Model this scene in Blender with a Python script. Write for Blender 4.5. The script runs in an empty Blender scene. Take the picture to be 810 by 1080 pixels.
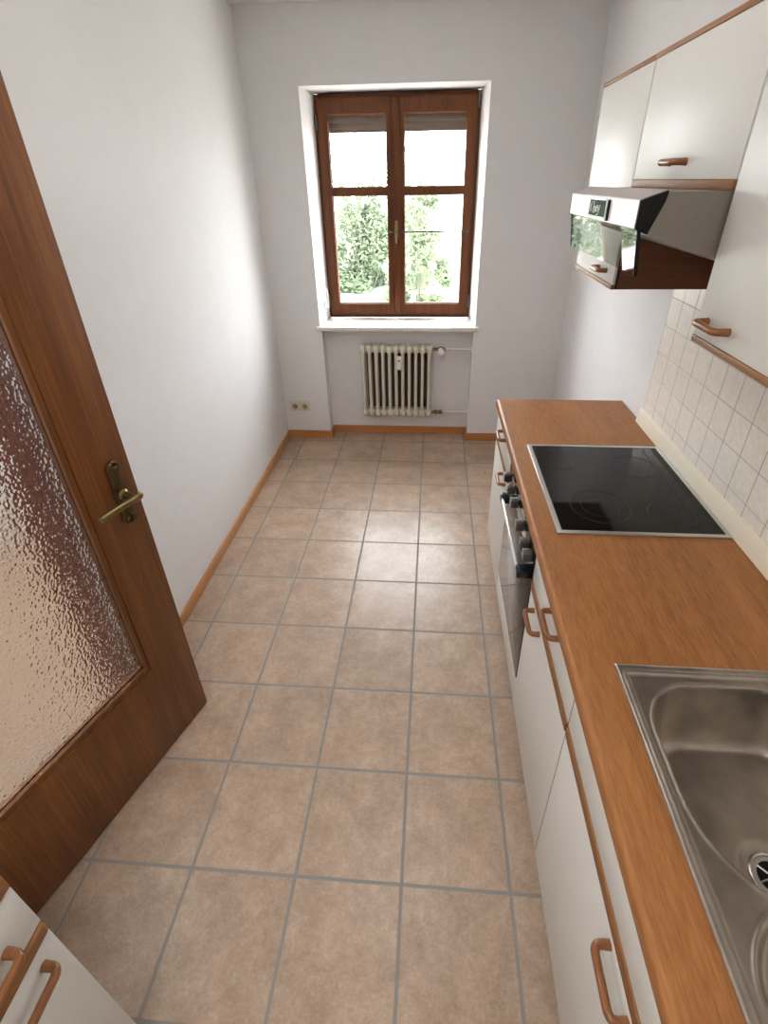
import bpy, bmesh, math, random
from math import sin, cos, pi, radians
from mathutils import Vector, Matrix
random.seed(7)
sc = bpy.context.scene
COL = sc.collection
T = 0.33                                   # floor tile pitch (m)

# ------------------------------------------------------------------ materials
def lin(c):
    f = lambda v: v / 12.92 if v <= .04045 else ((v + .055) / 1.055) ** 2.4
    return tuple(f(x / 255.) for x in c[:3]) + (1.,)

class NT:
    def __init__(s, name):
        s.m = bpy.data.materials.new(name); s.m.use_nodes = True
        s.t = s.m.node_tree; s.t.nodes.clear()
        s.out = s.n('ShaderNodeOutputMaterial')
    def n(s, typ, **kw):
        x = s.t.nodes.new(typ)
        for k, v in kw.items(): setattr(x, k, v)
        return x
    def l(s, a, b): s.t.links.new(a, b)
    def math(s, op, a, b=None, c=None):
        x = s.n('ShaderNodeMath', operation=op)
        for i, v in enumerate((a, b, c)):
            if v is None: continue
            if isinstance(v, (int, float)): x.inputs[i].default_value = v
            else: s.l(v, x.inputs[i])
        return x.outputs[0]
    def coords(s, scale=(1, 1, 1), world=False, rot=(0, 0, 0)):
        if world: src = s.n('ShaderNodeNewGeometry').outputs['Position']
        else: src = s.n('ShaderNodeTexCoord').outputs['Object']
        mp = s.n('ShaderNodeMapping'); mp.inputs['Scale'].default_value = scale
        mp.inputs['Rotation'].default_value = rot
        s.l(src, mp.inputs['Vector']); return mp.outputs[0]
    def noise(s, vec, scale=1, detail=4, rough=.55, dist=0):
        x = s.n('ShaderNodeTexNoise'); s.l(vec, x.inputs['Vector'])
        x.inputs['Scale'].default_value = scale; x.inputs['Detail'].default_value = detail
        x.inputs['Roughness'].default_value = rough; x.inputs['Distortion'].default_value = dist
        return x.outputs[0]
    def ramp(s, fac, stops):
        r = s.n('ShaderNodeValToRGB'); s.l(fac, r.inputs[0]); e = r.color_ramp.elements
        while len(e) < len(stops): e.new(.5)
        for i, (p, c) in enumerate(stops): e[i].position = p; e[i].color = c
        return r.outputs[0]
    def mix(s, fac, a, b, mode='MIX'):
        x = s.n('ShaderNodeMix', data_type='RGBA', blend_type=mode)
        for i, v in ((0, fac), (6, a), (7, b)):
            if isinstance(v, (int, float)): x.inputs[i].default_value = v
            elif isinstance(v, tuple): x.inputs[i].default_value = v
            else: s.l(v, x.inputs[i])
        return x.outputs[2]
    def bsdf(s, base=None, rough=.5, metal=0., **kw):
        b = s.n('ShaderNodeBsdfPrincipled')
        if base is not None:
            if isinstance(base, tuple): b.inputs['Base Color'].default_value = base
            else: s.l(base, b.inputs['Base Color'])
        if isinstance(rough, (int, float)): b.inputs['Roughness'].default_value = rough
        else: s.l(rough, b.inputs['Roughness'])
        b.inputs['Metallic'].default_value = metal
        for k, v in kw.items(): b.inputs[k].default_value = v
        s.l(b.outputs[0], s.out.inputs[0]); s.b = b
        return b
    def bump(s, h, strength=.3, dist=.002):
        x = s.n('ShaderNodeBump'); x.inputs['Strength'].default_value = strength
        x.inputs['Distance'].default_value = dist
        s.l(h, x.inputs['Height']); s.l(x.outputs[0], s.b.inputs['Normal'])

def plain(name, c, rough=.5, metal=0., var=.05, scale=40, bump=0., bscale=None, **kw):
    t = NT(name); a = lin(c); v = t.coords()
    n = t.noise(v, scale, 5)
    lo = tuple(x * (1 - var) for x in a[:3]) + (1,); hi = tuple(min(1, x * (1 + var)) for x in a[:3]) + (1,)
    t.bsdf(t.ramp(n, [(.3, lo), (.7, hi)]), rough, metal, **kw)
    if bump: t.bump(t.noise(v, bscale or scale * 4, 3), bump, .001)
    return t.m

def wood(name, dark, light, axis='y', rough=.4, fine=90, coarse=3.5, mid=None, bump=.05, **kw):
    t = NT(name)
    s1 = [fine] * 3; s2 = [9] * 3; i = 'xyz'.index(axis); s1[i] = coarse; s2[i] = .9
    n1 = t.noise(t.coords(tuple(s1)), 1, 5, .6, .3)
    n2 = t.noise(t.coords(tuple(s2)), 1, 4, .5, 1.2)
    f = t.math('ADD', t.math('MULTIPLY', n1, .6), t.math('MULTIPLY', n2, .45))
    d, l = lin(dark), lin(light); m = lin(mid) if mid else tuple((a + b) / 2 for a, b in zip(d, l))
    t.bsdf(t.ramp(f, [(.34, d), (.52, m), (.72, l)]), rough, **kw)
    if bump: t.bump(n1, bump, .001)
    return t.m

M = {}
M['wall'] = plain('white_wall_paint', (224, 223, 223), .9, var=.015, scale=14, bump=.25, bscale=260)
M['ceiling'] = plain('white_ceiling_paint', (228, 227, 226), .9, var=.01, scale=10)
M['reveal'] = plain('white_reveal_paint', (238, 237, 235), .7, var=.015, scale=12)
M['worktop'] = wood('beech_worktop_laminate', (120, 74, 36), (173, 116, 66), 'y', .45, 240, 22, bump=.02, **{'Specular IOR Level': .35})
M['trim'] = wood('brown_wood_edging', (118, 76, 38), (154, 105, 58), 'y', .55, 120, 8)
M['handle'] = wood('brown_wood_handle', (112, 68, 36), (144, 92, 52), 'y', .34, 120, 10)
M['door_wood'] = wood('reddish_brown_door_veneer', (84, 46, 14), (138, 86, 36), 'z', .45, 130, 3, mid=(108, 62, 22))
M['window_wood'] = wood('dark_window_wood', (70, 35, 13), (108, 60, 28), 'z', .5, 120, 4, **{'Specular IOR Level': .25})
M['casing'] = wood('dark_red_casing_wood', (70, 33, 20), (104, 52, 32), 'z', .45, 120, 4)
M['base'] = wood('beech_baseboard', (168, 116, 70), (204, 152, 102), 'y', .45, 120, 4)
M['basex'] = wood('beech_baseboard_along_x', (160, 104, 56), (196, 136, 80), 'x', .45, 120, 4)
M['carcass'] = wood('brown_cabinet_side', (84, 45, 22), (118, 66, 34), 'x', .5, 90, 4)
M['front'] = plain('off_white_cabinet_front', (219, 217, 211), .44, var=.02, scale=160, bump=.12, bscale=420)
M['plinth'] = plain('pale_plinth', (170, 160, 150), .5)
M['steel'] = plain('satin_steel', (190, 188, 184), .28, 1., .03, 60)
M['hobframe'] = plain('hob_steel_frame', (205, 204, 202), .3, .85, .02, 60)
M['chrome'] = plain('bright_chrome', (232, 232, 232), .35, .7, .01)
M['black'] = plain('black_plastic', (12, 12, 13), .5, var=.1, **{'Specular IOR Level': .25})
M['gap'] = plain('dark_gap_shade', (34, 24, 18), .8)  # near-black colour stands in for the shade inside the door gaps
M['knob'] = plain('dark_grey_knob', (84, 80, 74), .35, .3, .08)
M['knob_dark'] = plain('brown_black_knob', (52, 46, 44), .4, 0, .08)
M['bracket'] = plain('sky_tinted_black_plastic', (22, 30, 40), .18, var=.1)  # black brackets; the blue is sky reflection put into the colour
M['radiator'] = plain('cream_radiator_enamel', (214, 208, 193), .4, var=.02, scale=30)
M['white_plastic'] = plain('white_plastic', (232, 230, 224), .35, var=.01)
M['beige_plastic'] = plain('beige_plastic', (216, 208, 184), .35, var=.01)
M['dark_hole'] = plain('dark_recess', (28, 25, 22), .7, var=.1)
M['pipe'] = plain('white_painted_pipe', (220, 214, 204), .4, var=.02)
M['brass_dark'] = plain('aged_bronze', (104, 86, 58), .32, .9, .2, 60, bump=.3, bscale=180)
M['brass'] = plain('olive_brass', (128, 108, 72), .3, .9, .12, 60)
M['hood_top'] = plain('hood_grey_top', (178, 168, 164), .4, .2, .03)
M['hood_side'] = plain('hood_grey_side', (128, 121, 112), .45, .35, .03, 50)
M['hood_strip'] = plain('hood_light_strip', (244, 244, 242), .28, .0, .01)
M['badge'] = plain('dark_green_badge', (78, 96, 82), .85, 0, .12, 90, **{'Specular IOR Level': .1})
M['badge_rim'] = plain('silver_badge_rim', (190, 198, 190), .3, .6, .03)
M['pale_mark'] = plain('pale_badge_mark', (236, 240, 230), .4)
M['upstand'] = plain('cream_wall_profile', (226, 216, 194), .4, var=.02)
M['marble'] = plain('speckled_white_stone', (224, 220, 212), .3, var=.12, scale=70)
M['shutter'] = plain('grey_brown_shutter', (120, 106, 92), .6, var=.08)
M['bark'] = plain('shrub_bark', (88, 92, 76), .9, var=.2)
M['gravel'] = plain('pale_gravel_yard', (236, 232, 222), .95, var=.06, scale=20)
M['rod'] = plain('dark_grey_rod', (58, 54, 52), .5)
M['lining'] = wood('red_brown_lining', (112, 56, 38), (150, 84, 60), 'z', .45, 120, 4)
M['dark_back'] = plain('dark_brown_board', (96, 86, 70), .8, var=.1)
M['well'] = plain('shaded_beige_plastic', (150, 140, 112), .5)
M['ring'] = plain('hob_zone_print', (62, 52, 40), .4, **{'Specular IOR Level': .2})

def floor_mat(name, tone=1.):
    t = NT(name)
    pos = t.n('ShaderNodeNewGeometry').outputs['Position']
    sp = t.n('ShaderNodeSeparateXYZ'); t.l(pos, sp.inputs[0])
    u = t.math('DIVIDE', sp.outputs[0], T); v = t.math('DIVIDE', sp.outputs[1], T)
    def edge(a):
        f = t.math('FRACT', a); return t.math('MINIMUM', f, t.math('SUBTRACT', 1., f))
    d = t.math('MINIMUM', edge(u), edge(v))
    wob = t.noise(pos, 30, 3)
    d = t.math('ADD', d, t.math('MULTIPLY', t.math('SUBTRACT', wob, .5), .008))
    mr = t.n('ShaderNodeMapRange', interpolation_type='SMOOTHSTEP'); t.l(d, mr.inputs[0])
    mr.inputs[1].default_value = .0105; mr.inputs[2].default_value = .0185
    mask = mr.outputs[0]
    cb = t.n('ShaderNodeCombineXYZ')
    t.l(t.math('FLOOR', u), cb.inputs[0]); t.l(t.math('FLOOR', v), cb.inputs[1])
    wn = t.n('ShaderNodeTexWhiteNoise', noise_dimensions='3D'); t.l(cb.outputs[0], wn.inputs[0])
    big = t.noise(pos, 9, 4, .6); fine = t.noise(pos, 130, 4, .7); mid = t.noise(pos, 42, 4, .65)
    f = t.math('ADD', t.math('ADD', t.math('MULTIPLY', big, .35), t.math('MULTIPLY', fine, .35)), t.math('MULTIPLY', mid, .27))
    c = t.ramp(f, [(.36, lin((146, 122, 102))), (.54, lin((180, 156, 135))), (.70, lin((202, 180, 160)))])
    br = t.math('ADD', .94, t.math('MULTIPLY', wn.outputs[0], .12))
    cc = t.n('ShaderNodeCombineXYZ')
    for i in range(3): t.l(br, cc.inputs[i])
    c = t.mix(1., c, cc.outputs[0], 'MULTIPLY')
    base = t.mix(mask, lin((134, 131, 127)), c)
    ro = t.math('SUBTRACT', .75, t.math('MULTIPLY', mask, .43))
    t.bsdf(base, ro, **{'Specular IOR Level': .6})
    h = t.math('ADD', mask, t.math('MULTIPLY', mid, .12))
    t.bump(h, .5, .002)
    return t.m
M['floor'] = floor_mat('beige_floor_tile')

def splash_mat():
    t = NT('cream_wall_tile')
    pos = t.n('ShaderNodeNewGeometry').outputs['Position']
    sp = t.n('ShaderNodeSeparateXYZ'); t.l(pos, sp.inputs[0])
    u = t.math('DIVIDE', t.math('SUBTRACT', sp.outputs[1], .612), .101)
    v = t.math('DIVIDE', t.math('SUBTRACT', sp.outputs[2], 1.125), .1085)
    def edge(a):
        f = t.math('FRACT', t.math('ADD', a, 50.)); return t.math('MINIMUM', f, t.math('SUBTRACT', 1., f))
    def sm(d):
        mr = t.n('ShaderNodeMapRange', interpolation_type='SMOOTHSTEP'); t.l(d, mr.inputs[0])
        mr.inputs[1].default_value = .006; mr.inputs[2].default_value = .022; return mr.outputs[0]
    mu, mv = sm(edge(u)), sm(edge(v)); mask = t.math('MINIMUM', mu, mv)
    n = t.noise(pos, 60, 5, .6)
    c = t.ramp(n, [(.35, lin((228, 221, 208))), (.65, lin((238, 232, 221)))])
    g = t.mix(mu, lin((158, 146, 130)), lin((206, 199, 186)))  # horizontal joints paler: window light on tile edges put into the colour
    base = t.mix(mask, g, c)
    t.bsdf(base, t.math('SUBTRACT', .7, t.math('MULTIPLY', mask, .42)))
    t.bump(t.math('ADD', mask, t.math('MULTIPLY', n, .06)), .6, .003)
    return t.m
M['splash'] = splash_mat()

def glass_thin(name, tint=(1, 1, 1, 1), ior=1.5, rough=0., gain=1.):
    t = NT(name)
    tr = t.n('ShaderNodeBsdfTransparent'); tr.inputs[0].default_value = tint
    gl = t.n('ShaderNodeBsdfGlossy'); gl.inputs['Roughness'].default_value = rough
    fr = t.n('ShaderNodeFresnel'); fr.inputs[0].default_value = ior
    n = t.noise(t.coords(), 3, 2)
    f = t.math('MULTIPLY', fr.outputs[0], t.math('ADD', gain - .02, t.math('MULTIPLY', n, .04)))
    bf = t.n('ShaderNodeNewGeometry').outputs['Backfacing']
    f = t.math('MULTIPLY', t.math('MINIMUM', f, 1.), t.math('SUBTRACT', 1., bf))
    mx = t.n('ShaderNodeMixShader'); t.l(f, mx.inputs[0]); t.l(tr.outputs[0], mx.inputs[1]); t.l(gl.outputs[0], mx.inputs[2])
    t.l(mx.outputs[0], t.out.inputs[0]); return t.m
M['pane'] = glass_thin('window_glass')
M['hood_glass'] = glass_thin('hood_visor_glass', (.84, .89, .87, 1), 1.5, .02, 1.9)

def rough_glass():
    t = NT('hammered_door_glass')
    v = t.coords((1, 1, .8))
    vo = t.n('ShaderNodeTexVoronoi', feature='SMOOTH_F1'); vo.inputs['Scale'].default_value = 125; vo.inputs['Smoothness'].default_value = .7
    t.l(v, vo.inputs['Vector']); n1 = t.noise(v, 70, 2, .5, .5)
    t.bsdf((.95, .95, .94, 1), .02, **{'Transmission Weight': 1., 'IOR': 1.42})
    t.bump(t.math('ADD', vo.outputs['Distance'], t.math('MULTIPLY', n1, .55)), .75, .0028)
    return t.m
M['hammered'] = rough_glass()

def hob_glass():
    t = NT('black_ceramic_glass'); v = t.coords()
    t.bsdf(t.ramp(t.noise(v, 300, 3, .7), [(.45, lin((11, 11, 11))), (.75, lin((27, 27, 26)))]), .06, **{'Specular IOR Level': .28})
    return t.m
M['hob'] = hob_glass()
def oven_glass():
    t = NT('dark_mirrored_oven_glass')
    t.bsdf(t.ramp(t.noise(t.coords(), 4, 2), [(.3, lin((46, 44, 43))), (.7, lin((58, 56, 54)))]), .07, .75)
    return t.m
M['oven_glass'] = oven_glass()

def sink_mat():
    t = NT('brushed_sink_steel'); v = t.coords((300, 14, 60)); n = t.noise(v, 1, 4, .6); k = t.noise(t.coords(), 16, 4)
    c = t.ramp(k, [(.3, lin((152, 143, 133))), (.7, lin((176, 167, 156)))])
    t.bsdf(c, t.math('ADD', .27, t.math('MULTIPLY', n, .14)), .95)
    t.bump(n, .06, .0006); return t.m
M['sink'] = sink_mat()

def leaf_mat(name, a, b):
    t = NT(name)
    c = t.ramp(t.noise(t.coords(), 2.5, 5, .7), [(.3, lin(a)), (.7, lin(b))])
    d = t.n('ShaderNodeBsdfDiffuse'); t.l(c, d.inputs[0])
    r = t.n('ShaderNodeBsdfTranslucent'); t.l(c, r.inputs[0])
    m = t.n('ShaderNodeMixShader'); m.inputs[0].default_value = .45
    t.l(d.outputs[0], m.inputs[1]); t.l(r.outputs[0], m.inputs[2]); t.l(m.outputs[0], t.out.inputs[0]); return t.m
M['leaf'] = leaf_mat('green_leaves', (88, 104, 88), (132, 142, 114))
M['leaf2'] = leaf_mat('pale_leaves', (98, 114, 92), (142, 152, 120))

# ------------------------------------------------------------------ mesh helpers
class MB:
    def __init__(s): s.b = bmesh.new()
    def box(s, x0, x1, y0, y1, z0, z1, bev=0., seg=2):
        t = bmesh.new(); r = bmesh.ops.create_cube(t, size=1)
        for v in t.verts:
            v.co = Vector(((x0 + x1) / 2 + v.co.x * (x1 - x0), (y0 + y1) / 2 + v.co.y * (y1 - y0), (z0 + z1) / 2 + v.co.z * (z1 - z0)))
        if bev: bmesh.ops.bevel(t, geom=t.edges[:], offset=bev, segments=seg, affect='EDGES', profile=.5)
        s.take(t); return s
    def take(s, t, mat=None):
        me = bpy.data.meshes.new('tmp')
        if mat is not None: t.transform(mat)
        t.to_mesh(me); t.free(); s.b.from_mesh(me); bpy.data.meshes.remove(me); return s
    def prism(s, pts, axis, a, b, bev=0., seg=2):
        """polygon pts in the two other axes (order xyz minus axis), extruded along axis from a to b"""
        t = bmesh.new(); i = 'xyz'.index(axis)
        def P(p, w):
            q = list(p); q.insert(i, w); return q
        lo = [t.verts.new(P(p, a)) for p in pts]; hi = [t.verts.new(P(p, b)) for p in pts]
        n = len(pts)
        t.faces.new(lo[::-1]); t.faces.new(hi)
        for k in range(n): t.faces.new((lo[k], lo[(k + 1) % n], hi[(k + 1) % n], hi[k]))
        bmesh.ops.recalc_face_normals(t, faces=t.faces[:])
        if bev: bmesh.ops.bevel(t, geom=t.edges[:], offset=bev, segments=seg, affect='EDGES', profile=.5)
        s.take(t); return s
    def tube(s, path, r, seg=12, cap=True):
        path = [Vector(p) for p in path]; n = len(path)
        rad = r if isinstance(r, (list, tuple)) else [r] * n
        tan = [((path[min(i + 1, n - 1)] - path[i]).normalized() + (path[i] - path[max(i - 1, 0)]).normalized()).normalized() for i in range(n)]
        a = tan[0].orthogonal().normalized(); t = bmesh.new(); rings = []
        for i in range(n):
            a = (a - tan[i] * a.dot(tan[i])).normalized(); b = tan[i].cross(a)
            rings.append([t.verts.new(path[i] + rad[i] * (cos(2 * pi * k / seg) * a + sin(2 * pi * k / seg) * b)) for k in range(seg)])
        for i in range(n - 1):
            for k in range(seg):
                t.faces.new((rings[i][k], rings[i][(k + 1) % seg], rings[i + 1][(k + 1) % seg], rings[i + 1][k]))
        if cap: t.faces.new(rings[0][::-1]); t.faces.new(rings[-1])
        bmesh.ops.recalc_face_normals(t, faces=t.faces[:])
        s.take(t); return s
    def lathe(s, prof, c, axis='z', seg=24):
        """prof: (radius, along) pairs"""
        t = bmesh.new(); rings = []
        for r, h in prof:
            rings.append([t.verts.new((max(r, 1e-5) * cos(2 * pi * k / seg), max(r, 1e-5) * sin(2 * pi * k / seg), h)) for k in range(seg)])
        for i in range(len(prof) - 1):
            for k in range(seg): t.faces.new((rings[i][k], rings[i][(k + 1) % seg], rings[i + 1][(k + 1) % seg], rings[i + 1][k]))
        t.faces.new(rings[0][::-1]); t.faces.new(rings[-1])
        bmesh.ops.recalc_face_normals(t, faces=t.faces[:])
        R = {'z': Matrix(), 'x': Matrix.Rotation(pi / 2, 4, 'Y'), '-x': Matrix.Rotation(-pi / 2, 4, 'Y'),
             '-y': Matrix.Rotation(pi / 2, 4, 'X'), 'y': Matrix.Rotation(-pi / 2, 4, 'X')}[axis]
        s.take(t, Matrix.Translation(c) @ R); return s
    def torus(s, c, R, r, axis='z', seg=48, mseg=8, sx=1., sy=1.):
        t = bmesh.new(); rings = []
        for i in range(seg):
            A = 2 * pi * i / seg
            rings.append([t.verts.new(((R + r * cos(B)) * cos(A) * sx, (R + r * cos(B)) * sin(A) * sy, r * sin(B))) for B in [2 * pi * k / mseg for k in range(mseg)]])
        for i in range(seg):
            for k in range(mseg): t.faces.new((rings[i][k], rings[(i + 1) % seg][k], rings[(i + 1) % seg][(k + 1) % mseg], rings[i][(k + 1) % mseg]))
        bmesh.ops.recalc_face_normals(t, faces=t.faces[:])
        Rm = Matrix.Rotation(pi / 2, 4, 'Y') if axis == 'x' else (Matrix.Rotation(pi / 2, 4, 'X') if axis == 'y' else Matrix())
        s.take(t, Matrix.Translation(c) @ Rm); return s

def root_of(o):
    while o.parent: o = o.parent
    return o
def prop(o, label=None, cat=None, group=None, kind=None):
    if label: o['label'] = label
    if cat: o['category'] = cat
    if group: o['group'] = group
    if kind: o['kind'] = kind
    return o
def empty(name, loc, rotz=0., **kw):
    o = bpy.data.objects.new(name, None); COL.objects.link(o)
    o.location = loc; o.rotation_euler = (0, 0, rotz); o.empty_display_size = .05
    return prop(o, **kw)
LOCAL = set()          # roots whose parts are given in the root's own coordinates
def obj(name, mb, mat, parent=None, origin=None, smooth=35, **kw):
    """ONE mesh object; coordinates are world ones unless the root is in LOCAL"""
    me = bpy.data.meshes.new(name)
    off = Vector((0, 0, 0))
    if parent is not None:
        r = root_of(parent)
        if r.name not in LOCAL: off = r.location.copy()
    elif origin is not None: off = Vector(origin)
    b = mb.b if isinstance(mb, MB) else mb
    if off.length: bmesh.ops.translate(b, verts=b.verts[:], vec=-off)
    b.to_mesh(me); b.free()
    for p in me.polygons: p.use_smooth = True
    me.set_sharp_from_angle(angle=radians(smooth))
    if isinstance(mat, str): mat = M[mat]
    me.materials.append(mat)
    o = bpy.data.objects.new(name, me); COL.objects.link(o)
    if parent is not None: o.parent = parent
    elif origin is not None: o.location = origin
    return prop(o, **kw)
def cut(o, *cutters):
    """subtract cutter MBs (given in o's mesh coordinates) from o's mesh, for good"""
    for c in cutters:
        me = bpy.data.meshes.new('cut'); c.b.to_mesh(me); c.b.free()
        co = bpy.data.objects.new('cut', me); COL.objects.link(co)
        co.location = o.location if o.parent is None else root_of(o).location
        if o.parent is not None:
            co.rotation_euler = root_of(o).rotation_euler
        bpy.context.view_layer.update()
        md = o.modifiers.new('b', 'BOOLEAN'); md.operation = 'DIFFERENCE'; md.object = co; md.solver = 'EXACT'
        dg = bpy.context.evaluated_depsgraph_get()
        new = bpy.data.meshes.new_from_object(o.evaluated_get(dg))
        o.modifiers.clear(); old = o.data; o.data = new; new.name = old.name
        bpy.data.objects.remove(co); bpy.data.meshes.remove(me)
    for p in o.data.polygons: p.use_smooth = True
    o.data.set_sharp_from_angle(angle=radians(35))
    return o
def fillet(pts, r, n=5):
    pts = [Vector(p) for p in pts]; out = [pts[0]]
    for i in range(1, len(pts) - 1):
        p, a, b = pts[i], pts[i - 1], pts[i + 1]
        da, db = (a - p).normalized(), (b - p).normalized()
        A, B = p + da * r, p + db * r
        for k in range(n + 1):
            t = k / n; out.append((1 - t) ** 2 * A + 2 * t * (1 - t) * p + t * t * B)
    out.append(pts[-1]); return out

# ------------------------------------------------------------------ room shell
XL, XR = -1.462, .6643
YB, YF = 3.03, -1.75
ZC = 2.740
HX = -3.0                        # far side of the hall behind the door
S = lambda name, mb, m, **kw: obj(name, mb, m, kind='structure', **kw)
S('floor', MB().box(HX - .1, XR + .3, YF - .1, 3.45, -.1, 0), 'floor', label='beige square floor tiles with grey joints')
S('ceiling', MB().box(HX - .1, XR + .3, YF - .1, 3.45, ZC, ZC + .1), 'ceiling', label='white painted ceiling')
S('wall_right', MB().box(XR, XR + .3, YF - .1, 3.45, 0, ZC), 'wall', label='white wall on the right behind the kitchen units')
S('wall_front', MB().box(HX - .1, XR, YF - .1, YF, 0, ZC), 'wall', label='white wall behind the viewer')
wl = S('wall_left', MB().box(XL - .12, XL, YF, YB, 0, ZC), 'wall', label='bare white wall on the left')
DY0, DY1, DZ = -.29, .575, 2.12
cut(wl, MB().box(XL - .3, XL + .2, DY0, DY1, -.2, DZ))
wb = S('wall_back', MB().box(XL - .12, XR, YB, 3.40, .9155, ZC), 'wall', label='white end wall with the window')
cut(wb, MB().prism([(-1.118, YB - .01), (.038, YB - .01), (.004, 3.29), (.004, 3.6), (-1.087, 3.6), (-1.087, 3.29)], 'z', .5, 2.362))
S('wall_back_left', MB().box(XL - .12, -1.105, YB, 3.40, 0, .9155), 'wall', label='white wall pier left of the radiator niche')
S('wall_back_right', MB().box(.025, XR, YB, 3.40, 0, .9155), 'wall', label='white wall pier right of the radiator niche')
S('wall_niche', MB().box(-1.105, .025, 3.148, 3.40, 0, .9155), 'wall', label='white rear wall of the radiator niche')
S('wall_hall', MB().box(HX - .1, HX, YF, 3.45, 0, ZC), 'wall', label='white hall wall behind the glazed door')
S('wall_hall_end', MB().box(HX, XL - .12, 2.3, 2.4, 0, ZC), 'wall', label='white hall end wall behind the glazed door')

# door casing and lining
dc = empty('trim_1', (XL, DY1, 0), kind='structure', label='dark brown wooden door frame in the left wall')
def frame_band(x0, x1, w, out):
    m = MB()
    m.box(x0, x1, DY1 - out, DY1 - out + w, 0, DZ + w - out, .003)
    m.box(x0, x1, DY0 + out - w, DY0 + out, 0, DZ + w - out, .003)
    m.box(x0, x1, DY0 + out - w, DY1 - out + w, DZ - out, DZ - out + w, .003)
    return m
obj('casing', frame_band(XL, XL + .016, .065, .02), 'casing', dc)
obj('casing', frame_band(XL - .136, XL - .12, .065, .02), 'casing', dc)
m = MB(); m.box(XL - .12, XL, DY1 - .02, DY1, 0, DZ); m.box(XL - .12, XL, DY0, DY0 + .02, 0, DZ); m.box(XL - .12, XL, DY0, DY1, DZ - .02, DZ)
obj('lining', m, 'lining', dc)

# baseboards
BH, BT = .063, .013
def board(m, x0, x1, y0, y1): return m.box(x0, x1, y0, y1, 0, BH, .003)
S('baseboard_left', board(MB(), XL, XL + BT, DY1 + .045, YB), 'base', label='beech baseboard along the left wall')
m = MB().prism([(XL + BT, YB), (XL + BT, YB - BT), (-1.105 + BT, YB - BT), (-1.105 + BT, 3.148 - BT), (.025 - BT, 3.148 - BT), (.025 - BT, YB - BT), (XR, YB - BT), (XR, YB),
                (.025, YB), (.025, 3.148), (-1.105, 3.148), (-1.105, YB)], 'z', 0, BH)
S('baseboard_back', m, 'basex', label='beech baseboard along the end wall and into the radiator niche')
S('baseboard_right', board(MB(), XR - BT, XR, 1.70, YB - BT), 'base', label='beech baseboard beyond the kitchen units on the right')

# splashback tiles
S('trim_2', MB().box(XR - .006, XR, -1.5, 1.427, .93, 1.70), 'splash', label='cream square wall tiles above the worktop')

# ------------------------------------------------------------------ window
WY = 3.284                        # room face of the window
wx0, wx1, wz0, wz1 = -1.087, .004, .932, 2.352
wc = -.5425
win = empty('window_1', (wc, WY, wz0), kind='structure', label='dark brown double wooden window with four panes')
m = MB().box(wx0, wx1, WY + .012, WY + .075, wz0, wz1)
fr = obj('window_frame', m, 'window_wood', win)
o_ = Vector((-wc, -WY, -wz0))
def L(m): bmesh.ops.translate(m.b, verts=m.b.verts[:], vec=o_); return m
cut(fr, L(MB().box(wx0 + .035, wx1 - .035, WY - .1, WY + .2, wz0 + .04, wz1 - .035)))
for sgn, xa, xb, pa, pb in ((-1, wx0 + .022, wc - .002, -1.0, -.609), (1, wc + .002, wx1 - .022, -.4925, -.0785)):
    sm_ = MB().box(xa, xb, WY - .012, WY + .045, wz0 + .028, wz1 - .022, .006)
    sash = obj('sash', sm_, 'window_wood', win)
    cut(sash, L(MB().box(pa, pb, WY - .1, WY + .2, 1.041, 1.776, .004)), L(MB().box(pa, pb, WY - .1, WY + .2, 1.822, 2.244, .004)))
    for za, zb in ((1.041, 1.776), (1.822, 2.244)):
        obj('window_pane', MB().box(pa - .004, pb + .004, WY + .02, WY + .026, za - .004, zb + .004), 'pane', sash, label='clear glass pane')
        # pale putty bead round the pane
        e = .006
        b_ = MB().box(pa, pb, WY + .008, WY + .02, za, zb)
        bo = obj('glazing_bead', b_, M['trim'], sash)
        cut(bo, L(MB().box(pa + e, pb - e, WY - .1, WY + .2, za + e, zb - e)))
# astragal over the meeting stiles, handle, stay rod, hinges
obj('meeting_strip', MB().box(wc - .027, wc + .021, WY - .024, WY - .010, wz0 + .03, wz1 - .03, .005), 'window_wood', win)
hd = obj('window_handle', MB().box(wc - .018, wc + .006, WY - .032, WY - .022, 1.50, 1.615, .004), 'brass', win, label='olive brass window handle')
obj('lever', MB().tube([(wc - .006, WY - .03, 1.56), (wc - .006, WY - .055, 1.56), (wc - .006, WY - .062, 1.55), (wc - .006, WY - .062, 1.47)], [.007, .007, .008, .006], 10), 'brass', hd)
m = MB().tube([(-.60, WY - .028, 1.541), (-.045, WY - .028, 1.543)], .0062, 8)
obj('stay_rod', m, 'rod', win, label='thin grey rod across the right sash')
for x in (-.60, -.046): obj('rod_holder', MB().lathe([(.004, -.006), (.010, -.006), (.010, .006), (.004, .006)], (x, WY - .026, 1.542), 'y', 12), 'knob', win)
for x, z in ((wx0 + .012, 1.06), (wx0 + .012, 2.2), (wx1 - .012, 1.06), (wx1 - .012, 2.3)):
    obj('hinge', MB().tube([(x, WY - .014, z - .04), (x, WY - .014, z + .04)], .0085, 10), 'knob', win, label='grey metal hinge')
# stone sill
sl = obj('window_sill', MB().box(-1.142, .058, YB - .035, WY + .03, .899, .927, .004), 'marble', win, label='speckled white stone window sill')

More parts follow.
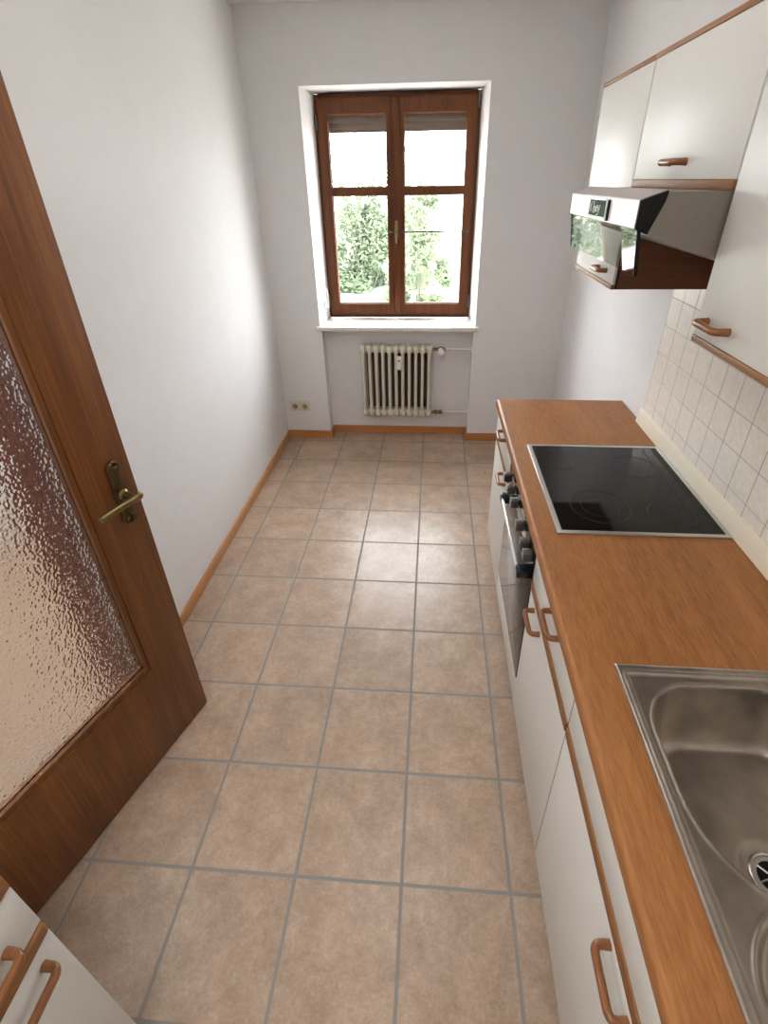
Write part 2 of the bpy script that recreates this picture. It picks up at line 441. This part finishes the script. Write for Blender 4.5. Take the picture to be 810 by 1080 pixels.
# roller shutter outside the panes, a few slats lowered
sh = empty('roller_shutter', (wc, 3.36, 2.165), label='grey brown roller shutter lowered a little above the window panes', cat='shutter')
m = MB().b; t_ = MB()
for k in range(6):
    z = 2.178 + k * .046
    pts = [(3.353, z - .021), (3.349, z - .008), (3.348, z + .008), (3.352, z + .024), (3.364, z + .024), (3.368, z + .005), (3.364, z - .021)]
    t_.prism(pts, 'x', wx0 + .02, wx1 - .02)
obj('slat_curtain', t_, 'shutter', sh)
obj('end_bar', MB().box(wx0 + .02, wx1 - .02, 3.347, 3.369, 2.145, 2.160, .003), 'shutter', sh)
# strap winder on the left reveal
sw = empty('strap_winder', (-1.11, 3.16, 1.0), label='white plastic shutter strap winder on the left window reveal', cat='strap winder')
obj('cover_plate', MB().box(-1.112, -1.094, 3.175, 3.215, 1.00, 1.19, .006), 'white_plastic', sw)
obj('strap_loop', MB().tube(fillet([(-1.098, 3.19, 1.02), (-1.072, 3.19, 1.02), (-1.072, 3.19, 1.17), (-1.098, 3.19, 1.17)], .015), .005, 8), 'white_plastic', sw)

# ------------------------------------------------------------------ radiator
NX = 11; rx0, rx1 = -.83, -.27; pitch = (rx1 - rx0) / NX; ry = 3.068
rz0, rz1 = .195, .782
rad = empty('radiator', ((rx0 + rx1) / 2, ry, rz0), label='cream column radiator in the niche below the window', cat='radiator')
for k in range(NX):
    cx = rx0 + pitch * (k + .5); m = MB()
    for zc_, sg in ((rz1 - .035, 1), (rz0 + .035, -1)):
        # header: rounded hexagonal boss, deep in y
        m.prism([(ry - .052, zc_ - .010), (ry - .052, zc_ + .014), (ry - .036, zc_ + .032), (ry + .036, zc_ + .032), (ry + .052, zc_ + .014), (ry + .052, zc_ - .010), (ry + .036, zc_ - .03), (ry - .036, zc_ - .03)] if sg > 0 else
                [(ry - .052, zc_ + .010), (ry - .036, zc_ + .03), (ry + .036, zc_ + .03), (ry + .052, zc_ + .010), (ry + .052, zc_ - .014), (ry + .036, zc_ - .032), (ry - .036, zc_ - .032), (ry - .052, zc_ - .014)],
                'x', cx - .019, cx + .019, .009, 3)
        m.tube([(cx - pitch / 2 + .0004, ry, zc_), (cx + pitch / 2 - .0004, ry, zc_)], .026, 14)
    for dy in (-.040, 0, .040):
        m.tube([(cx, ry + dy, rz0 + .03), (cx, ry + dy, rz1 - .03)], .0115, 12)
    obj('radiator_section', m, 'radiator', rad)
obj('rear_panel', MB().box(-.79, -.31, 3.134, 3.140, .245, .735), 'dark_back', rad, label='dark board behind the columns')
hm = obj('heat_meter', MB().box(-.542, -.506, 3.002, 3.024, .60, .705, .004), 'white_plastic', rad, label='white heat cost meter on the front')
obj('display', MB().box(-.531, -.519, 3.0008, 3.003, .668, .68), 'dark_hole', hm)
for x in (-.765, -.335):
    for z in (.685, .305): obj('bracket', MB().box(x - .012, x + .012, ry - .03, 3.1475, z - .012, z + .012, .003), 'dark_hole', rad)
vx, vz = -.205, .747
va = obj('thermostatic_valve', MB().tube([(rx1 - .002, ry, vz), (rx1 + .03, ry, vz), (vx + .03, ry, vz)], .012, 12).lathe([(.016, -.02), (.02, 0), (.016, .02)], (vx, ry, vz), 'x', 12), 'brass_dark', rad, label='brass valve body')
obj('thermostat_head', MB().lathe([(.012, 0), (.022, .006), (.025, .015), (.025, .045), (.021, .055), (.0, .058)], (vx, ry - .012, vz - .004), '-y', 18), 'white_plastic', va)
lv = obj('return_valve', MB().tube([(rx1 - .002, ry, rz0 + .035), (vx + .025, ry, rz0 + .035)], .011, 12).lathe([(.011, -.03), (.018, -.028), (.018, -.006), (.011, -.004), (.011, .004), (.018, .006), (.018, .026), (.01, .028)], (vx - .01, ry, rz0 + .035), 'x', 8), 'brass_dark', rad, label='dark brass return valve')
for z in (vz, rz0 + .035):
    obj('pipe', MB().tube([(vx + .02, ry, z), (.0248, ry, z)], .0095, 12), 'pipe', rad, label='white painted heating pipe')
    obj('wall_rosette', MB().lathe([(.011, 0), (.021, .0), (.019, .006), (.011, .008)], (.0248, ry, z), '-x', 16), 'white_plastic', rad)

# ------------------------------------------------------------------ double socket
so = empty('double_socket', (-1.338, YB, .283), label='beige double power socket low on the end wall left of the niche', cat='socket')
obj('socket_plate', MB().box(-1.417, -1.259, YB - .010, YB, .242, .324, .004), 'beige_plastic', so)
for x in (-1.378, -1.298):
    ins = obj('socket_insert', MB().box(x - .029, x + .029, YB - .014, YB - .008, .254, .312, .003), 'beige_plastic', so)
    obj('socket_well', MB().lathe([(.0, 0), (.0215, 0), (.0215, .001), (.0, .001)], (x, YB - .0142, .283), '-y', 20), 'well', ins)
    obj('pin_holes', MB().lathe([(.0, 0), (.0042, 0), (.0042, .001), (.0, .001)], (x - .0095, YB - .0152, .283), '-y', 10).lathe([(.0, 0), (.0042, 0), (.0042, .001), (.0, .001)], (x + .0095, YB - .0152, .283), '-y', 10).box(x - .003, x + .003, YB - .0162, YB - .0152, .298, .304).box(x - .003, x + .003, YB - .0162, YB - .0152, .262, .268), 'dark_hole', ins)

# ------------------------------------------------------------------ glazed door, standing ajar
tip = Vector((-1.1695, .5623)); dh = Vector((-.308, -.951)).normalized(); DW = .88
hinge = tip + dh * DW
door = empty('door_1', (hinge.x, hinge.y, .006), math.atan2(-dh.y, -dh.x), kind='structure', label='reddish brown wooden door with hammered glass standing ajar on the left')
LOCAL.add('door_1')
# local: x from hinge to free edge, y- is the room side, z up
DH, st, br_ = 2.08, .165, .398
leaf = obj('door_leaf', MB().box(0, DW, 0, .04, 0, DH, .002), 'door_wood', door)
cut(leaf, MB().box(st, DW - st, -.1, .1, br_, DH - .17))
bz0, bz1 = br_, DH - .17
for face in (0, 1):
    y0, y1 = (.003, .016) if face == 0 else (.024, .037)
    bo = obj('glazing_bead', MB().box(st, DW - st, y0, y1, bz0, bz1, .002), 'door_wood', door)
    cut(bo, MB().box(st + .017, DW - st - .017, -.1, .1, bz0 + .022, bz1 - .017))
obj('door_glass', MB().box(st + .006, DW - st - .006, .0175, .0225, bz0 + .006, bz1 - .006), 'hammered', door, label='clear hammered glass pane')
# escutcheon with a waisted outline
hx = DW - .058
def esc(z):
    t = (z - .956) / (1.174 - .956); w = .0245 - .005 * math.exp(-((t - .30) / .09) ** 2) - .004 * math.exp(-((t - .78) / .09) ** 2)
    e = min(t, 1 - t) / .13
    return w * (math.sqrt(max(0, 1 - (1 - min(e, 1)) ** 2)))
zs = [.956 + (1.174 - .956) * k / 36 for k in range(37)]
pts = [(hx + esc(z), z) for z in zs] + [(hx - esc(z), z) for z in zs[::-1][1:-1]]
dhd = obj('door_handle', MB().prism(pts, 'y', -.007, 0.0, .002).prism([(hx + (x - hx) * .72, 1.065 + (z - 1.065) * .86) for x, z in pts], 'y', -.010, -.006, .0015), 'brass_dark', door, label='aged bronze lever handle on a long plate')
obj('lever', MB().lathe([(.016, .006), (.018, .012), (.012, .018), (.010, .05), (.0, .052)], (hx, 0, 1.06), '-y', 18)
    .tube([(hx + .010, -.056, 1.060), (hx, -.058, 1.060), (hx - .02, -.060, 1.060), (hx - .055, -.060, 1.062), (hx - .095, -.058, 1.060), (hx - .118, -.055, 1.057)], [.010, .013, .0115, .0105, .0115, .012], 14), 'brass', dhd)
obj('lever_knob', MB().lathe([(.0, -.013), (.008, -.011), (.0125, -.004), (.0125, .004), (.008, .011), (.0, .013)], (hx + .012, -.057, 1.06), 'x', 16), 'brass', dhd)
obj('key_stub', MB().tube([(hx, -.006, .985), (hx, -.030, .985)], .005, 10).box(hx - .010, hx + .010, -.034, -.028, .979, .991, .002), 'brass_dark', dhd)
obj('corner_scroll', MB().torus((hx, -.0095, 1.158), .011, .003, 'y', 18, 6).torus((hx, -.0095, .972), .011, .003, 'y', 18, 6), 'brass_dark', dhd)
for z in (.25, 1.80):
    obj('door_hinge', MB().tube([(-.006, -.004, z - .04), (-.006, -.004, z + .04)], .008, 10), 'brass_dark', door)

# ------------------------------------------------------------------ handles
def bow(yc, z, xf, out, half=.048, r=.0079):
    """bow handle lying along y, standing out in x (out = -1 or +1) from the front xf"""
    d = .030 * out
    p = fillet([(xf, yc - half, z), (xf + d, yc - half, z), (xf + d, yc + half, z), (xf, yc + half, z)], .015, 6)
    rr = [r] * len(p); rr[0] = rr[-1] = r * 1.12
    return MB().tube(p, rr, 14)

# ------------------------------------------------------------------ base units on the right
FX = .068                     # door front plane
ZT = .912                     # worktop height
def base_unit(y0, y1, label, handle_y, drawer_handle, group=None, hollow=False):
    r = empty('base_cabinet', ((FX + .64) / 2, (y0 + y1) / 2, 0), label=label, cat='cabinet', group='base cabinets')
    b = obj('body', MB().box(FX + .0185, .652, y0 + .0005, y1 - .0005, .107, .8715), 'carcass', r)
    if hollow: cut(b, tr(MB().box(FX + .036, .64, y0 + .018, y1 - .018, .125, .95), r))
    obj('plinth', MB().box(FX + .07, FX + .086, y0 + .0005, y1 - .0005, 0, .1065), 'plinth', r)
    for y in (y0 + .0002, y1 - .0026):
        obj('seam_shade', MB().box(FX + .002, FX + .0185, y, y + .0024, .109, .868), 'gap', r, label='dark strip standing in for the shade in the door gap')  # added dark strip, paints the shadow line between neighbouring fronts
    d = obj('cabinet_door', MB().box(FX, FX + .018, y0 + .0028, y1 - .0028, .109, .699, .0012), 'front', r)
    obj('edge_strip', MB().box(FX - .003, FX + .018, y0 + .0028, y1 - .0028, .6995, .733, .004, 3), 'trim', d, label='brown wooden edge strip along the top of the door')
    obj('handle', bow(handle_y, .672, FX, -1), 'handle', d, label='brown bow handle')
    w = obj('drawer_front', MB().box(FX, FX + .018, y0 + .0028, y1 - .0028, .737, .868, .0012), 'front', r)
    if drawer_handle: obj('handle', bow(drawer_handle, .836, FX, -1), 'handle', w, label='brown bow handle')
    return r
def tr(m, r):
    bmesh.ops.translate(m.b, verts=m.b.verts[:], vec=-r.location); return m
base_unit(1.173, 1.673, 'off-white base cabinet at the far end of the worktop nearest the window', 1.300, 1.415)
base_unit(.073, .573, 'off-white base cabinet with drawer between the oven and the sink unit', .447, .288)
base_unit(-.527, .073, 'off-white base cabinet below the steel sink', -.352, None, hollow=True)

# ------------------------------------------------------------------ oven
OY0, OY1 = .575, 1.171
ov = empty('built_in_oven', (.36, .873, 0), label='built-in oven with dark glass door and row of square knobs below the hob', cat='oven')
obj('body', MB().box(FX + .0185, .65, OY0, OY1, .107, .8715), 'black', ov)
obj('plinth', MB().box(FX + .07, FX + .086, OY0, OY1, 0, .1065), 'plinth', ov)
obj('lower_drawer', MB().box(FX, FX + .018, OY0 + .001, OY1 - .001, .109, .232, .0012), 'front', ov, label='off-white drawer front')
od = obj('oven_door', MB().box(FX - .002, FX + .018, OY0 + .001, OY1 - .001, .236, .742, .003), 'oven_glass', ov, label='dark reflecting glass door')
hb = obj('oven_handle', MB().box(.020, .030, OY0 + .022, OY1 - .105, .722, .742, .003), 'chrome', od, label='bright metal bar between dark brackets')
for y in (OY0 + .022, OY1 - .135):
    obj('handle_bracket', MB().box(.0195, FX, y - .004, y + .034, .716, .748, .003), 'bracket', hb)
cp = obj('control_panel', MB().box(FX - .003, FX + .018, OY0 + .001, OY1 - .001, .747, .868, .002), 'oven_glass', ov, label='steel grey control panel')
for y, mt in ((1.105, 'knob_dark'), (1.012, 'knob'), (.918, 'knob'), (.775, 'knob'), (.672, 'knob'), (.612, 'knob')):
    k = obj('knob', MB().box(.034, FX - .004, y - .016, y + .016, .784, .816, .002, 2), mt, cp)
    obj('pointer_line', MB().box(.0325, .0345, y - .0015, y + .0015, .799, .813), 'white_plastic', k)

# ------------------------------------------------------------------ worktop
def arc(cx, cz, r, a0, a1, n=6): return [(cx + r * cos(radians(a0 + (a1 - a0) * k / n)), cz + r * sin(radians(a0 + (a1 - a0) * k / n))) for k in range(n + 1)]
WX = .052
prof = arc(WX + .014, ZT - .014, .014, 90, 180) + arc(WX + .008, ZT - .040 + .008, .008, 180, 270, 4) + [(.6583, ZT - .040), (.6583, ZT)]
wt = empty('worktop', (.36, .4, ZT - .04), label='long beech-coloured worktop along the right wall', cat='worktop')
sl_ = obj('slab', MB().prism(prof, 'y', -1.05, 1.673), 'worktop', wt)
cut(sl_, tr(MB().box(.162, .628, -.742, .096, .5, 1.2), wt))
obj('upstand', MB().prism([(.6580, ZT + .0002), (.642, ZT + .0002), (.643, ZT + .012), (.650, ZT + .050), (.654, ZT + .060), (.6580, ZT + .062)], 'y', -1.05, 1.435), 'upstand', wt, label='cream sealing strip along the wall')

# ------------------------------------------------------------------ hob
hob = empty('ceramic_hob', (.38, .878, ZT), label='black glass ceramic hob with a steel frame in the worktop', cat='hob')
hx0, hx1, hy0, hy1 = .122, .640, .583, 1.174
f_ = obj('hob_frame', MB().box(hx0, hx1, hy0, hy1, ZT + .0003, ZT + .0065, .0025), 'hobframe', hob)
cut(f_, tr(MB().box(hx0 + .017, hx1 - .013, hy0 + .013, hy1 - .013, .5, 1.2), hob))
obj('hob_glass', MB().box(hx0 + .0165, hx1 - .0125, hy0 + .0125, hy1 - .0125, ZT + .0004, ZT + .0050), 'hob', hob)
def zone(cx, cy, rr, sy=1.):
    m = MB()
    for r in rr: m.torus((cx, cy, ZT + .0051), r, .00045, 'z', 56, 6, 1., sy)
    obj('cooking_zone', m, 'ring', hob, label='thin printed ring')
zone(.292, .735, (.098, .094, .060)); zone(.205, 1.035, (.070, .066)); zone(.492, 1.005, (.082, .078)); zone(.508, .70, (.074, .070))

# ------------------------------------------------------------------ sink
sx0, sx1, sy0, sy1 = .1495, .6395, -.755, .1085
def sdbox(x, y, cx, cy, hx_, hy_, r):      # r: radii (x-y-, x-y+, x+y-, x+y+)
    px, py = x - cx, y - cy
    rr = r[(2 if px > 0 else 0) + (1 if py > 0 else 0)]
    qx, qy = abs(px) - hx_ + rr, abs(py) - hy_ + rr
    return min(max(qx, qy), 0) + math.hypot(max(qx, 0), max(qy, 0)) - rr
def ss(a, b, v):
    t = max(0., min(1., (v - a) / (b - a))); return t * t * (3 - 2 * t)
BD = .150
def zs_(x, y):
    de = min(x - sx0, sx1 - x, y - sy0, sy1 - y)
    z = ZT + .0012 + .003 * ss(0, .004, de)
    gr = -sdbox(x, y, (sx0 + sx1) / 2, (sy0 + sy1) / 2, (sx1 - sx0) / 2 - .014, (sy1 - sy0) / 2 - .020, (.012,) * 4)
    z += .0022 * math.exp(-((gr) / .0022) ** 2) - .005 * ss(0.0, .011, gr)
    db = -sdbox(x, y, .3625, -.137, .1755, .198, (.172, .11, .172, .10))
    z += .0022 * math.exp(-((db + .003) / .0028) ** 2)
    if db > 0:
        t = min(db / .058, 1.); z -= BD * (1 - (1 - t) ** 2.5)
        dc_ = math.hypot(x - .365, y + .217); z -= .006 * ss(.062, .04, dc_)
    dd = -sdbox(x, y, .399, -.5225, .216, .2075, (.05, .12, .05, .05))
    if db < -.002:
        wb_ = ss(.004, .016, -db)
        z += wb_ * (.0024 * math.exp(-((dd + .002) / .003) ** 2) - .0095 * ss(0, .012, dd))
        if dd > .03: z += wb_ * .0016 * sin(x * 2 * pi / .03) * ss(.03, .05, dd)
    return z
b = bmesh.new(); nx, ny = 164, 288; G = []
for i in range(nx + 1):
    x = sx0 + (sx1 - sx0) * i / nx; row = []
    for j in range(ny + 1):
        y = sy0 + (sy1 - sy0) * j / ny; row.append(b.verts.new((x, y, zs_(x, y))))
    G.append(row)
for i in range(nx):
    for j in range(ny): b.faces.new((G[i][j], G[i + 1][j], G[i + 1][j + 1], G[i][j + 1]))
rim = [G[i][0] for i in range(nx + 1)] + [G[nx][j] for j in range(1, ny + 1)] + [G[i][ny] for i in range(nx - 1, -1, -1)] + [G[0][j] for j in range(ny - 1, 0, -1)]
low = [b.verts.new((v.co.x, v.co.y, ZT + .0003)) for v in rim]
for k in range(len(rim)): b.faces.new((rim[k], low[k], low[(k + 1) % len(rim)], rim[(k + 1) % len(rim)]))
bmesh.ops.recalc_face_normals(b, faces=b.faces[:])
sink = empty('kitchen_sink', ((sx0 + sx1) / 2, (sy0 + sy1) / 2, ZT), label='stainless steel sink with rounded bowl and drainer set in the worktop', cat='sink')
obj('basin', b, 'sink', sink, smooth=80)
zd = ZT - .003 - BD - .006 + .0012
dr = obj('drain_strainer', MB().torus((.365, -.217, zd + .001), .037, .0035, 'z', 40, 8).lathe([(.0, -.001), (.036, -.001), (.036, .0012), (.0, .0012)], (.365, -.217, zd), 'z', 40), 'steel', sink)
obj('drain_hole', MB().lathe([(.0, .0013), (.026, .0013), (.026, .0019), (.0, .0019)], (.365, -.217, zd), 'z', 32), 'black', dr)
m = MB()
for k in range(6):
    a = k * pi / 3 + .3; m.tube([(.365 + .006 * cos(a), -.217 + .006 * sin(a), zd + .0028), (.365 + .026 * cos(a), -.217 + .026 * sin(a), zd + .0028)], .0016, 6)
m.torus((.365, -.217, zd + .0028), .0065, .0018, 'z', 18, 6)
obj('strainer_cross', m, 'steel', dr)

# ------------------------------------------------------------------ wall units
UX = .3366
def wall_unit(y0, y1, z0, z1, label, hy, hz, bt=.0145):
    r = empty('wall_cabinet', (.5, (y0 + y1) / 2, z0), label=label, cat='cabinet', group='wall cabinets')
    obj('body', MB().box(UX + .0185, .657, y0 + .0005, y1 - .0005, z0, z1), 'carcass', r)
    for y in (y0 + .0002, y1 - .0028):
        obj('seam_shade', MB().box(UX + .009, UX + .0185, y, y + .0026, z0 + .001, z1 - .017), 'gap', r, label='dark strip standing in for the shade in the door gap')  # seam shadow between wall units, painted as an added dark strip
    d = obj('cabinet_door', MB().box(UX, UX + .018, y0 + .003, y1 - .003, z0 + bt, z1 - .012, .0012), 'front', r)
    obj('edge_strip', MB().box(UX - .003, UX + .018, y0 + .003, y1 - .003, z0 - .001, z0 + bt - .0005, .0015), 'trim', d, label='brown wooden edge strip along the bottom of the door')
    obj('handle', bow(hy, hz, UX, -1, .046), 'handle', d, label='brown bow handle')
    obj('top_strip', MB().box(UX - .003, UX + .018, y0 + .0005, y1 - .0005, z1 - .0112, z1 + .001, .0015), 'trim', r, label='brown wooden strip along the top')
    return r
wall_unit(1.168, 1.673, 1.524, 2.155, 'off-white wall cabinet nearest the window, behind the extractor hood', 1.300, 1.573)
wall_unit(.549, 1.166, 1.832, 2.155, 'short off-white wall cabinet directly above the extractor hood', .855, 1.889, .019)
wall_unit(-.053, .547, 1.524, 2.155, 'tall off-white wall cabinet at the right edge, nearest the viewer', .452, 1.577)

# ------------------------------------------------------------------ extractor hood
HY0, HY1 = .552, 1.163
hood = empty('extractor_hood', (.4, .857, 1.60), label='grey extractor hood with pale front strip and glass visor above the hob', cat='extractor hood')
bodyp = [(.185, 1.747), (.200, 1.815), (.212, 1.8305), (.355, 1.8305), (.657, 1.8305), (.657, 1.612), (UX, 1.702)]
obj('hood_body', MB().prism(bodyp, 'y', HY0, HY1), 'hood_side', hood)
stp = [(.1565, 1.8140), (.207, 1.8318), (.2055, 1.815), (.182, 1.7505), (.1565, 1.7615)]
fs = obj('front_strip', MB().prism(stp, 'y', HY0 + .006, HY1 - .006), 'hood_strip', hood, label='pale front strip')
for y0, y1 in ((HY0 - .004, HY0 + .0058), (HY1 - .0058, HY1 + .002)):
    obj('end_cap', MB().prism([(.1555, 1.8145), (.210, 1.8335), (.2075, 1.8150), (.1830, 1.7490), (.1555, 1.7605)], 'y', y0, y1, .0015), 'black', fs, label='black end cap')
obj('top_plate', MB().prism([(.1560, 1.8145), (.2070, 1.8325), (.2070, 1.8345), (.1560, 1.8165)], 'y', HY0 + .006, HY1 - .006), 'hood_top', fs)
obj('lower_lip', MB().box(.200, .640, HY0 + .001, HY0 + .004, 1.695, 1.699), 'steel', hood) if False else None
vis = obj('glass_visor', MB().prism([(.1635, 1.7610), (.1760, 1.6650), (.1800, 1.6655), (.1675, 1.7600)], 'y', HY0 + .004, HY1 - .006), 'hood_glass', hood, label='clear glass visor hanging below the front strip')
for y0 in (HY0, HY1 - .0055):
    obj('visor_edge', MB().prism([(.1620, 1.7590), (.1745, 1.6640), (.1830, 1.6650), (.1700, 1.7560)], 'y', y0, y0 + .0035), 'black', vis, label='black edge profile')
# badge with pale strokes
bx = .1560
bd = obj('badge', MB().box(bx - .0035, bx + .001, .758, .936, 1.7660, 1.8120, .001), 'badge_rim', fs, label='small rectangular badge with pale writing')
obj('badge_field', MB().box(bx - .0045, bx - .003, .778, .918, 1.7705, 1.8080), 'badge', bd)
obj('badge_end', MB().box(bx - .006, bx + .001, .752, .760, 1.7640, 1.8100), 'black', bd)
# handwritten strokes, left is +y
def st_(pts, r=.0014): return [(bx - .0052, .916 - u * .138, 1.7705 + v * .0375) for u, v in pts], r
m = MB()
for pts in ([(.13, .22), (.10, .55), (.16, .88)], [(.30, .15), (.29, .88)], [(.29, .45), (.38, .58), (.42, .18)],
            [(.46, .42), (.54, .50), (.53, .66), (.47, .60), (.46, .35), (.54, .28)],
            [(.60, .66), (.61, .42), (.68, .40)], [(.71, .68), (.68, .38), (.62, .10), (.52, .06)]):
    p, r = st_(pts); m.tube(p, r, 6)
obj('badge_writing', m, 'pale_mark', bd)

# ------------------------------------------------------------------ base unit on the left, in the near corner
lx = -.942
lc = empty('base_cabinet', (-1.2, -.70, 0), label='off-white base cabinet in the near left corner beside the glazed door', cat='cabinet', group='base cabinets')
ly0, ly1 = -.956, -.356
obj('body', MB().box(XL + .012, lx - .0185, ly0 + .0005, ly1 - .0005, .107, .8715), 'front', lc)
obj('plinth', MB().box(lx - .086, lx - .07, ly0, ly1, 0, .1065), 'plinth', lc)
d = obj('cabinet_door', MB().box(lx - .018, lx, ly0 + .0018, ly1 - .0005, .109, .699, .0012), 'front', lc)
obj('edge_strip', MB().box(lx - .018, lx + .004, ly0 + .0018, ly1 - .0005, .6995, .733, .006, 3), 'trim', d, label='brown wooden edge strip along the top of the door')
obj('handle', bow(-.443, .655, lx, 1), 'handle', d, label='brown bow handle')
d = obj('drawer_front', MB().box(lx - .018, lx, ly0 + .0018, ly1 - .0005, .737, .868, .0012), 'front', lc)
obj('handle', bow(-.462, .785, lx, 1), 'handle', d, label='brown bow handle')
obj('cover_board', MB().box(XL + .012, lx + .002, ly0, ly1, .8725, .912, .003), 'worktop', lc)

# ------------------------------------------------------------------ garden beyond the window
S('ground_yard', MB().box(-60, 60, 3.7, 120, -.25, -.15), 'gravel', label='pale bright ground outside the window')
def shrub(name, x, y, w, h, d, n, lab, mat, leafsize, base=.12, sprigs=10):
    r = empty(name, (x, y, -.15), label=lab, cat='shrub', group='shrubs outside the window')
    rnd = random.Random(int(x * 100) + n)
    blobs = []
    for k in range(26):
        a, q = rnd.uniform(0, 2 * pi), math.sqrt(rnd.random())
        zz = rnd.random() ** 1.3
        wid = w * (.95 - .55 * zz ** 1.6)
        blobs.append((x + cos(a) * q * wid, y + sin(a) * q * d * .8, -.15 + base + zz * h, w * rnd.uniform(.17, .34)))
    b = bmesh.new()
    def leaf(p):
        u = Vector((rnd.gauss(0, 1), rnd.gauss(0, 1), rnd.gauss(0, .7))).normalized()
        v = u.orthogonal().normalized(); v.rotate(Matrix.Rotation(rnd.uniform(0, 6.28), 3, u))
        l_ = leafsize * rnd.uniform(.6, 1.3); q = u * l_; s_ = v * l_ * .32
        b.faces.new([b.verts.new(p + e) for e in (-q, -q * .1 + s_, q, -q * .1 - s_)])
    for k in range(n):
        bx_, by_, bz_, br2 = rnd.choice(blobs)
        dv = Vector((rnd.gauss(0, 1), rnd.gauss(0, 1), rnd.gauss(0, 1))).normalized() * br2 * rnd.random() ** .4
        p = Vector((bx_, by_, bz_)) + dv
        if p.z < -.12: continue
        leaf(p)
    twigs = MB()
    for k in range(sprigs):
        a = rnd.uniform(0, 2 * pi); q = rnd.uniform(.1, .8) * w
        p0 = Vector((x + cos(a) * q * .15, y + sin(a) * q * .15, -.15)); p2 = Vector((x + cos(a) * q, y + sin(a) * q * .5, -.15 + h * rnd.uniform(.85, 1.42)))
        p1 = (p0 + p2) / 2 + Vector((rnd.uniform(-.2, .2), 0, rnd.uniform(0, .3)))
        pts = [(1 - t) ** 2 * p0 + 2 * t * (1 - t) * p1 + t * t * p2 for t in [i / 8 for i in range(9)]]
        twigs.tube(pts, [.006 * (1 - t / 9) + .0025 for t in range(9)], 6)
        for i in range(4, 9):
            for _ in range(16): leaf(pts[i] + Vector((rnd.gauss(0, .09), rnd.gauss(0, .09), rnd.gauss(0, .10))))
    obj('foliage', b, mat, r, smooth=10)
    obj('branches', twigs, 'bark', r)
    return r
shrub('garden_shrub', -1.72, 10.4, 1.40, 2.05, .8, 17000, 'large green leafy shrub outside behind the left window sash', 'leaf', .065, base=.02, sprigs=34)
shrub('garden_shrub', -.56, 8.6, .62, 1.80, .45, 9000, 'smaller pale green shrub outside behind the right window sash', 'leaf2', .055, base=.02, sprigs=22)

# ------------------------------------------------------------------ light
w = bpy.data.worlds.new('bright_sky'); sc.world = w; w.use_nodes = True
nt = w.node_tree; bg = nt.nodes['Background']
bg.inputs[0].default_value = (.93, .97, 1., 1); bg.inputs[1].default_value = 22.0
def area(name, loc, rot, sx, sy, power, color=(1, 1, 1), portal=False):
    l = bpy.data.lights.new(name, 'AREA'); l.shape = 'RECTANGLE'; l.size = sx; l.size_y = sy; l.energy = power; l.color = color
    if portal: l.cycles.is_portal = True
    o = bpy.data.objects.new(name, l); COL.objects.link(o); o.location = loc; o.rotation_euler = rot
    return o
area('window_portal', (wc, 3.41, 1.64), (-pi / 2, 0, 0), 1.10, 1.44, 1, portal=True)
area('ceiling_fill', (-.45, .95, ZC - .03), (0, 0, 0), .7, .7, 6, (1., .985, .97))  # unseen fill added overhead to brighten the end wall
area('near_fill', (-.85, -1.0, ZC - .03), (0, 0, 0), .6, .6, 23, (1., .985, .97))  # added fill out of view, brightens the room from the viewer's end
area('hall_lamp', (-2.3, .7, ZC - .03), (0, 0, 0), .4, .4, 44, (1., .97, .93))

# ------------------------------------------------------------------ camera
cd = bpy.data.cameras.new('camera'); cam = bpy.data.objects.new('camera', cd); COL.objects.link(cam)
Rr = ((.9974, .0710, -.0149), (-.0229, .5026, .8642), (-.0689, .8616, -.5029))
th, ps, ro = 0.527, -.0798, -.01726
E_CAM = None
right, up, fwd = (Vector(v).normalized() for v in Rr)
right = (right - fwd * right.dot(fwd)).normalized(); up = right.cross(fwd) * 1.0
up = (-1) * fwd.cross(right) if fwd.cross(right).z < 0 else fwd.cross(right)
up = up if up.z > 0 else -up
mt = Matrix((right, up, -fwd)).transposed().to_4x4(); mt.translation = Vector((-.2741, -.6674, 1.8578))
cam.matrix_world = mt
cd.sensor_fit = 'VERTICAL'; cd.sensor_height = 24.; cd.lens = 522.55 / 1080 * 24.
cd.shift_x = -11.814 / 1080; cd.shift_y = -44.826 / 1080
cd.clip_start = .02; cd.clip_end = 300
sc.camera = cam

# ------------------------------------------------------------------ render look
sc.view_settings.view_transform = 'Standard'; sc.view_settings.look = 'None'
sc.view_settings.exposure = 0.; sc.view_settings.gamma = 1.
cy = sc.cycles
cy.use_denoising = True
cy.max_bounces = 12; cy.diffuse_bounces = 6; cy.glossy_bounces = 5; cy.transmission_bounces = 8; cy.transparent_max_bounces = 12
cy.sample_clamp_indirect = 8.; cy.blur_glossy = .5; cy.caustics_reflective = False
